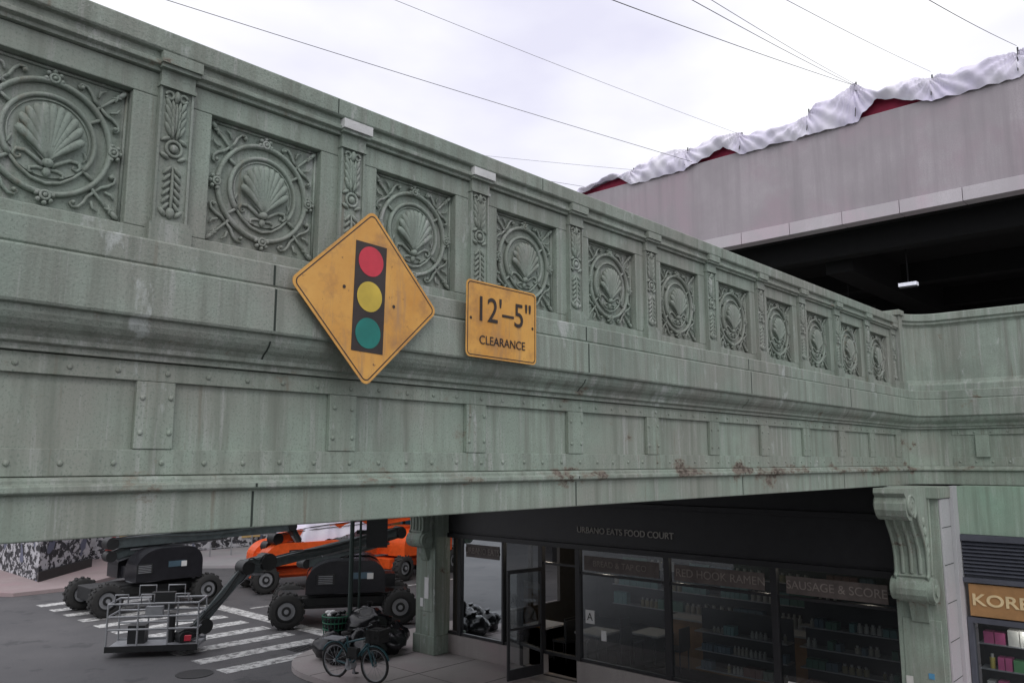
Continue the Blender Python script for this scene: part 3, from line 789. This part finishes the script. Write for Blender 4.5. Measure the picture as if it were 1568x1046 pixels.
def bicycle(loc,rz,col):
    root=empty('bicycle'); mb=MB(); r=.34
    for x in (0,1.06):
        for rr,t,mi in ((r,.028,0),(r-.03,.012,1)):
            mb.tube([(x+rr*math.cos(a),0,r+.0+rr*math.sin(a)) for a in [2*math.pi*i/32 for i in range(32)]],t,6,mi,closed=True)
        for k in range(14):
            a=2*math.pi*k/14; mb.cyl((x,0.02*(-1)**k,r),(x+(r-.03)*math.cos(a),0,r+(r-.03)*math.sin(a)),.003,n=4,mi=1)
        mb.cyl((x,-.05,r),(x,.05,r),.03,n=10,mi=1)
        mb.tube([(x+(r+.05)*math.cos(R(a)),0,r+(r+.05)*math.sin(R(a))) for a in range(20,170,15)],.022,6,2)
    F=[((0,.0,r),(.42,0,.28)),((.42,0,.28),(.30,0,.86)),((.0,0,r),(.33,0,.78)),((.42,0,.28),(.88,0,.78)),((.33,0,.74),(.86,0,.88)),((1.06,.05,r),(.90,.05,.72)),((1.06,-.05,r),(.90,-.05,.72)),((.90,0,.70),(.83,0,1.08))]
    for a,b in F: mb.cyl(a,b,.022,n=8,mi=2)
    mb.ell((.27,0,.92),(.14,.08,.04),0); mb.cyl((.3,0,.8),(.28,0,.92),.014,n=8,mi=1)
    mb.tube([(.70,-.32,1.08),(.80,-.2,1.1),(.83,0,1.09),(.80,.2,1.1),(.70,.32,1.08)],.015,6,1)
    for s in (-1,1): mb.cyl((.70,s*.32,1.08),(.62,s*.36,1.07),.03,n=8,mi=0)
    mb.cyl((.42,-.09,.28),(.42,.09,.28),.09,n=16,mi=1); mb.box(.40,.44,.09,.13,.08,.28,1); mb.box(.36,.48,.13,.2,.07,.1,0); mb.box(.40,.44,-.13,-.09,.28,.48,1); mb.box(.36,.48,-.2,-.13,.46,.49,0)
    mb.box(-.25,.2,-.17,.17,.78,.80,1)
    for z in (.84,.94,1.04,1.12):
        mb.tube([(.92,-.2,z),(1.3,-.2,z),(1.3,.2,z),(.92,.2,z)],.009,5,0,closed=True)
    for x in (.92,1.05,1.18,1.3):
        for y in (-.2,.2): mb.cyl((x,y,.82),(x,y,1.13),.007,n=5,mi=0)
    mb.box(.94,1.28,-.18,.18,.82,1.08,0)
    mb.box(.36,.62,-.06,.06,.42,.64,0)
    mb.build('bike_frame',[M_tyre,M_grey,col],root,bevel=0)
    root.location=loc; root.rotation_euler[2]=rz
bicycle((10.75,10.75,.12),R(-76),simple('teal_bike_paint',(.03,.10,.12),.4))
# ---------------------------------------------------------------- signs on the bridge
def rrect(w,h,r,rot=0,n=6):
    P=[]
    for cx,cz,a0 in ((w/2-r,h/2-r,0),(-w/2+r,h/2-r,90),(-w/2+r,-h/2+r,180),(w/2-r,-h/2+r,270)):
        for i in range(n+1):
            a=R(a0+90*i/n); P.append((cx+r*math.cos(a),cz+r*math.sin(a)))
    c,s=math.cos(rot),math.sin(rot)
    return [(x*c-z*s,x*s+z*c) for x,z in P]
def ringstrip(mb,A,B,y,mi):
    n=len(A); mb.add([(x,y,z) for x,z in A]+[(x,y,z) for x,z in B],[(k,(k+1)%n,n+(k+1)%n,n+k) for k in range(n)],mi)
def disc(mb,cx,cz,r,y,mi,n=36):
    mb.add([(cx+r*math.cos(2*math.pi*k/n),y,cz+r*math.sin(2*math.pi*k/n)) for k in range(n)],[tuple(range(n))],mi)
s1=empty('signal_ahead_warning_sign')
mb=MB(); S=.83
mb.prism(rrect(S,S,.05,R(45)),'y',-.002,.002,0)
ringstrip(mb,rrect(S-.035,S-.035,.04,R(45)),rrect(S-.05,S-.05,.033,R(45)),-.0035,1)
mb.add([(-.125,-.004,-.365),(.125,-.004,-.365),(.125,-.004,.355),(-.125,-.004,.355)],[(0,1,2,3)],1)
disc(mb,0,.235,.1,-.006,2); disc(mb,0,0,.1,-.006,3); disc(mb,0,-.24,.1,-.006,4)
for z in (.03,-.03): disc(mb,-.2 if z>0 else .2,z+.0,.012,-.006,1,10)
o=mb.build('sign_face',[M_yel,M_sblk,M_sred,M_syel,M_sgrn],s1,fix=False)
mb2=MB(); mb2.box(-.03,.03,.004,.05,-.3,.12); mb2.box(-.25,.25,.004,.03,-.02,.02); mb2.build('mounting_bracket',M_grey,s1)
s1.location=(3.115,-.255,CZ+1.05); s1.rotation_euler=(R(-1),R(2.0),0)
s2=empty('clearance_height_sign')
mb=MB(); W,H=.772,.572
mb.prism(rrect(W,H,.04),'y',-.002,.002,0)
ringstrip(mb,rrect(W-.026,H-.026,.032),rrect(W-.04,H-.04,.027),-.0035,1)
for x in (-.34,.34): disc(mb,x,.0,.012,-.005,1,10)
mb.build('sign_face',[M_yel,M_sblk],s2,fix=False)
text('height_lettering','12\'–5"',.265,(.015,-.006,.07),(R(90),0,0),M_sblk,s2,.001,.93,.001)
text('clearance_lettering','CLEARANCE',.092,(0,-.006,-.155),(R(90),0,0),M_sblk,s2,.001,.98,0)
mb2=MB(); mb2.box(-.34,.34,.004,.05,-.02,.02); mb2.build('mounting_bracket',M_grey,s2)
s2.location=(4.37,-.255,CZ+1.035); s2.rotation_euler=(0,R(.3),0)
# ---------------------------------------------------------------- concrete viaduct behind
via=empty('concrete_viaduct')
mb=MB(); mb.box(22,22.35,-40,60,11.52,14.08); mb.build('parapet_wall',M_conc,via,bevel=.02)
mb=MB(); y=-40
while y<60:
    mb.box(21.93,22.36,y,y+1.485,11.15,11.51); y+=1.5
mb.build('edge_blocks',M_conc2,via,bevel=.01)
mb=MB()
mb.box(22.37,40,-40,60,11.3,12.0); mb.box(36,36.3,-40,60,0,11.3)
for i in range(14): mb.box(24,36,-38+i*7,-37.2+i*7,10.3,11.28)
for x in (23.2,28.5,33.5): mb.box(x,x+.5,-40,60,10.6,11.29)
mb.build('underside_beams_and_wall',M_shade,via)
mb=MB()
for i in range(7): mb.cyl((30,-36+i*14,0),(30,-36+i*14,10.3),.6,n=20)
mb.build('support_columns',M_shade,via)
M_lamp=simple('lamp_lens',(.75,.76,.85),.4,emit=.5)
def fixture(x,y,z,s):
    r=empty('ceiling_floodlight'); mb=MB()
    mb.box(x-.1,x+.1,y-.3*s,y+.3*s,z,z+.12*s,1); mb.box(x-.13,x-.101,y-.26*s,y+.26*s,z+.02,z+.10*s,1)
    mb.box(x-.09,x+.09,y-.28*s,y+.28*s,z-.05,z-.001,0)
    mb.cyl((x,y,z+.12*s),(x,y,z+2),.02,n=6,mi=2); mb.build('housing',[M_black,M_lamp,M_shade],r)
fixture(24,2.5,9.6,.8); fixture(26,4.9,9.7,.35)
tp=empty('draped_tarp_cover')
mb=MB(); nv=760; mc=22; y0,y1=-6,12.9
vs=[];fs=[]
anch=[-6,-3.6,-.95,1.0,2.93,4.3,6.4,8.3,10.4,12.95]
def tarp_h(y):
    for a,b in zip(anch[:-1],anch[1:]):
        if a<=y<=b:
            u=(y-a)/(b-a); k=noise.noise(Vector((a*3.1,1.7,0)))
            base=.62+.10*k
            t=min(1,max(0,(y1-y)/5.0))
            sag=math.sin(math.pi*u)
            lump=.10*noise.noise(Vector((y*1.1,2,0)))+.05*noise.noise(Vector((y*3.1,2,5)))
            return max(.14,(base+(.14+.3*k)*sag+lump+.42*max(0,1-abs(y-2.93)/.7)**1.3)*(.40+.60*t)), sag, u
    return .2,0,0
gaps={1:.9,3:1.0,6:.8,8:1.1,0:.4}
def ridge(t): 
    t=t-math.floor(t); return 1-abs(2*t-1)
for i in range(nv+1):
    t=i/nv; y=y0+(y1-y0)*t
    h,su,uu=tarp_h(y)
    seg=max(q for q,a in enumerate(anch[:-1]) if a<=y+1e-6)
    # skewed opening (triangular), where the red layer shows
    tri=max(0,min(uu/.7,(1-uu)/.3)) if seg%2 else max(0,min(uu/.3,(1-uu)/.7))
    low=-.12+gaps.get(seg,.0)*.50*min(1,tri)
    low=min(low,h*.62)
    for j in range(mc+1):
        s=j/mc
        if s<.65:
            u=s/.65; z=14.08+low+(h-low)*math.sin(u*math.pi/2); x=21.92+.30*(1-math.cos(u*math.pi/2))-(.06+.12*su)*math.sin(u*math.pi)
        else:
            u=(s-.65)/.35; z=14.08+h-.5*u*u*h; x=22.22+.5*u
        zr=z-14.08
        # sharp pleats radiating from the tie-down points
        dA=uu*2.0+.12; dB=(1-uu)*2.0+.12
        angA=math.atan2(h-zr+.05,dA); angB=math.atan2(h-zr+.05,dB)
        pl_=ridge(angA*3.4+seg*.37+.4*noise.noise(Vector((y*.7,z,1))))*(1-uu)+ridge(angB*3.1+seg*.21)*uu
        fo=(pl_-.5)*.15*min(1,.3+s*2)+noise.noise(Vector((y*1.8+z*2,z*2.0,s*2)))*.08+(ridge(y*1.9-zr*1.3+.8*noise.noise(Vector((y*.5,z,4))))-.5)*.06
        vs.append((x-fo,y,z+fo*.25))
for i in range(nv):
    for j in range(mc):
        a=i*(mc+1)+j; fs.append((a,a+1,a+mc+2,a+mc+1))
mb.add(vs,fs,0,True); mb.build('white_tarp',M_cloth,tp,fix=False)
mb=MB(); vs=[];fs=[]
for i in range(300):
    y=-6+18.8*i/299; h=tarp_h(y)[0]*.78
    vs+=[(22.17+.03*math.sin(y*9),y,14.07),(22.19,y,14.07+h)]
for i in range(299): fs.append((2*i,2*i+1,2*i+3,2*i+2))
mb.add(vs,fs,0,True); mb.build('red_backing',M_red,tp,fix=False)
mb=MB()
for y in anch[1:-1]: mb.cyl((22.1,y,14.05),(22.1,y,14.1+tarp_h(y)[0]+.06),.02,n=8); mb.cyl((21.86,y,14.1),(22.1,y,14.1+tarp_h(y)[0]),.012,n=6)
mb.build('support_posts',M_black,tp)
wr=empty('overhead_cables'); mb=MB()
def wire(a,b,ext=1.6,r=.008,sag=.08):
    a=Vector(a);b=Vector(b);e=b+(a-b)*ext
    mb.tube([b.lerp(e,i/16)+Vector((0,0,-sag*math.sin(math.pi*i/16))) for i in range(17)],r,5)
wire((8,.95,10.5),(22,2.93,15.05),1.6,.006); wire((8,-.06,10.1),(22,2.93,15.05),1.6,.005); wire((8,-.25,10.05),(22,2.93,15.1),1.6,.004)
wire((6,9.78,13.3),(21,7.53,13.75),1.5,.007); wire((8,5.48,12.4),(21.9,6.4,14.6),1.5,.004)
wire((10,-.34,10.9),(22,1.0,14.8),1.6,.004); wire((12,-1.57,11.3),(22,-.95,14.8),1.7,.006)
wire((18,14.5,14.6),(22,12.2,14.3),2.0,.007,.05); wire((18,14.0,14.9),(22,10.4,14.5),2.0,.005,.05)
mb.build('cables',M_wire,wr)
# ---------------------------------------------------------------- world, light, camera
w=bpy.data.worlds.new('World'); scene.world=w; w.use_nodes=True; nt=w.node_tree
bg=nt.nodes['Background']; bg.inputs['Strength'].default_value=.1
sky=N(nt,'ShaderNodeTexSky',sky_type='NISHITA'); sky.sun_disc=False; sky.sun_elevation=R(42); sky.sun_rotation=R(220)
tc=N(nt,'ShaderNodeTexCoord'); mp=N(nt,'ShaderNodeMapping'); mp.inputs['Scale'].default_value=(1.0,1.0,2.4)
nt.links.new(tc.outputs['Generated'],mp.inputs['Vector'])
nz=N(nt,'ShaderNodeTexNoise'); nz.inputs['Scale'].default_value=2.0; nz.inputs['Detail'].default_value=6; nz.inputs['Roughness'].default_value=.45
nt.links.new(mp.outputs[0],nz.inputs['Vector'])
cl=mix(nt,ramp(nt,nz.outputs['Fac'],.34,.56),(8.7,8.6,10.2),(12.0,12.0,12.2))
c=mix(nt,.93,sky.outputs[0],cl)
nt.links.new(c,bg.inputs['Color'])
L=bpy.data.lights.new('sun','SUN'); L.energy=.8; L.angle=R(30); L.color=(1,.96,.92)
lo=bpy.data.objects.new('sun',L); link(lo); lo.rotation_euler=Vector((.5,.6,-.8)).to_track_quat('-Z','Y').to_euler()
cam=bpy.data.cameras.new('cam'); cam.lens=28.24; cam.sensor_width=36; cam.clip_end=1000; cam.clip_start=.05
co=bpy.data.objects.new('camera',cam); link(co); co.location=(0,-4.4,CZ); co.rotation_euler=(R(90+8.46),0,R(-47.2)); scene.camera=co
scene.view_settings.view_transform='Standard'; scene.view_settings.look='None'; scene.view_settings.exposure=0
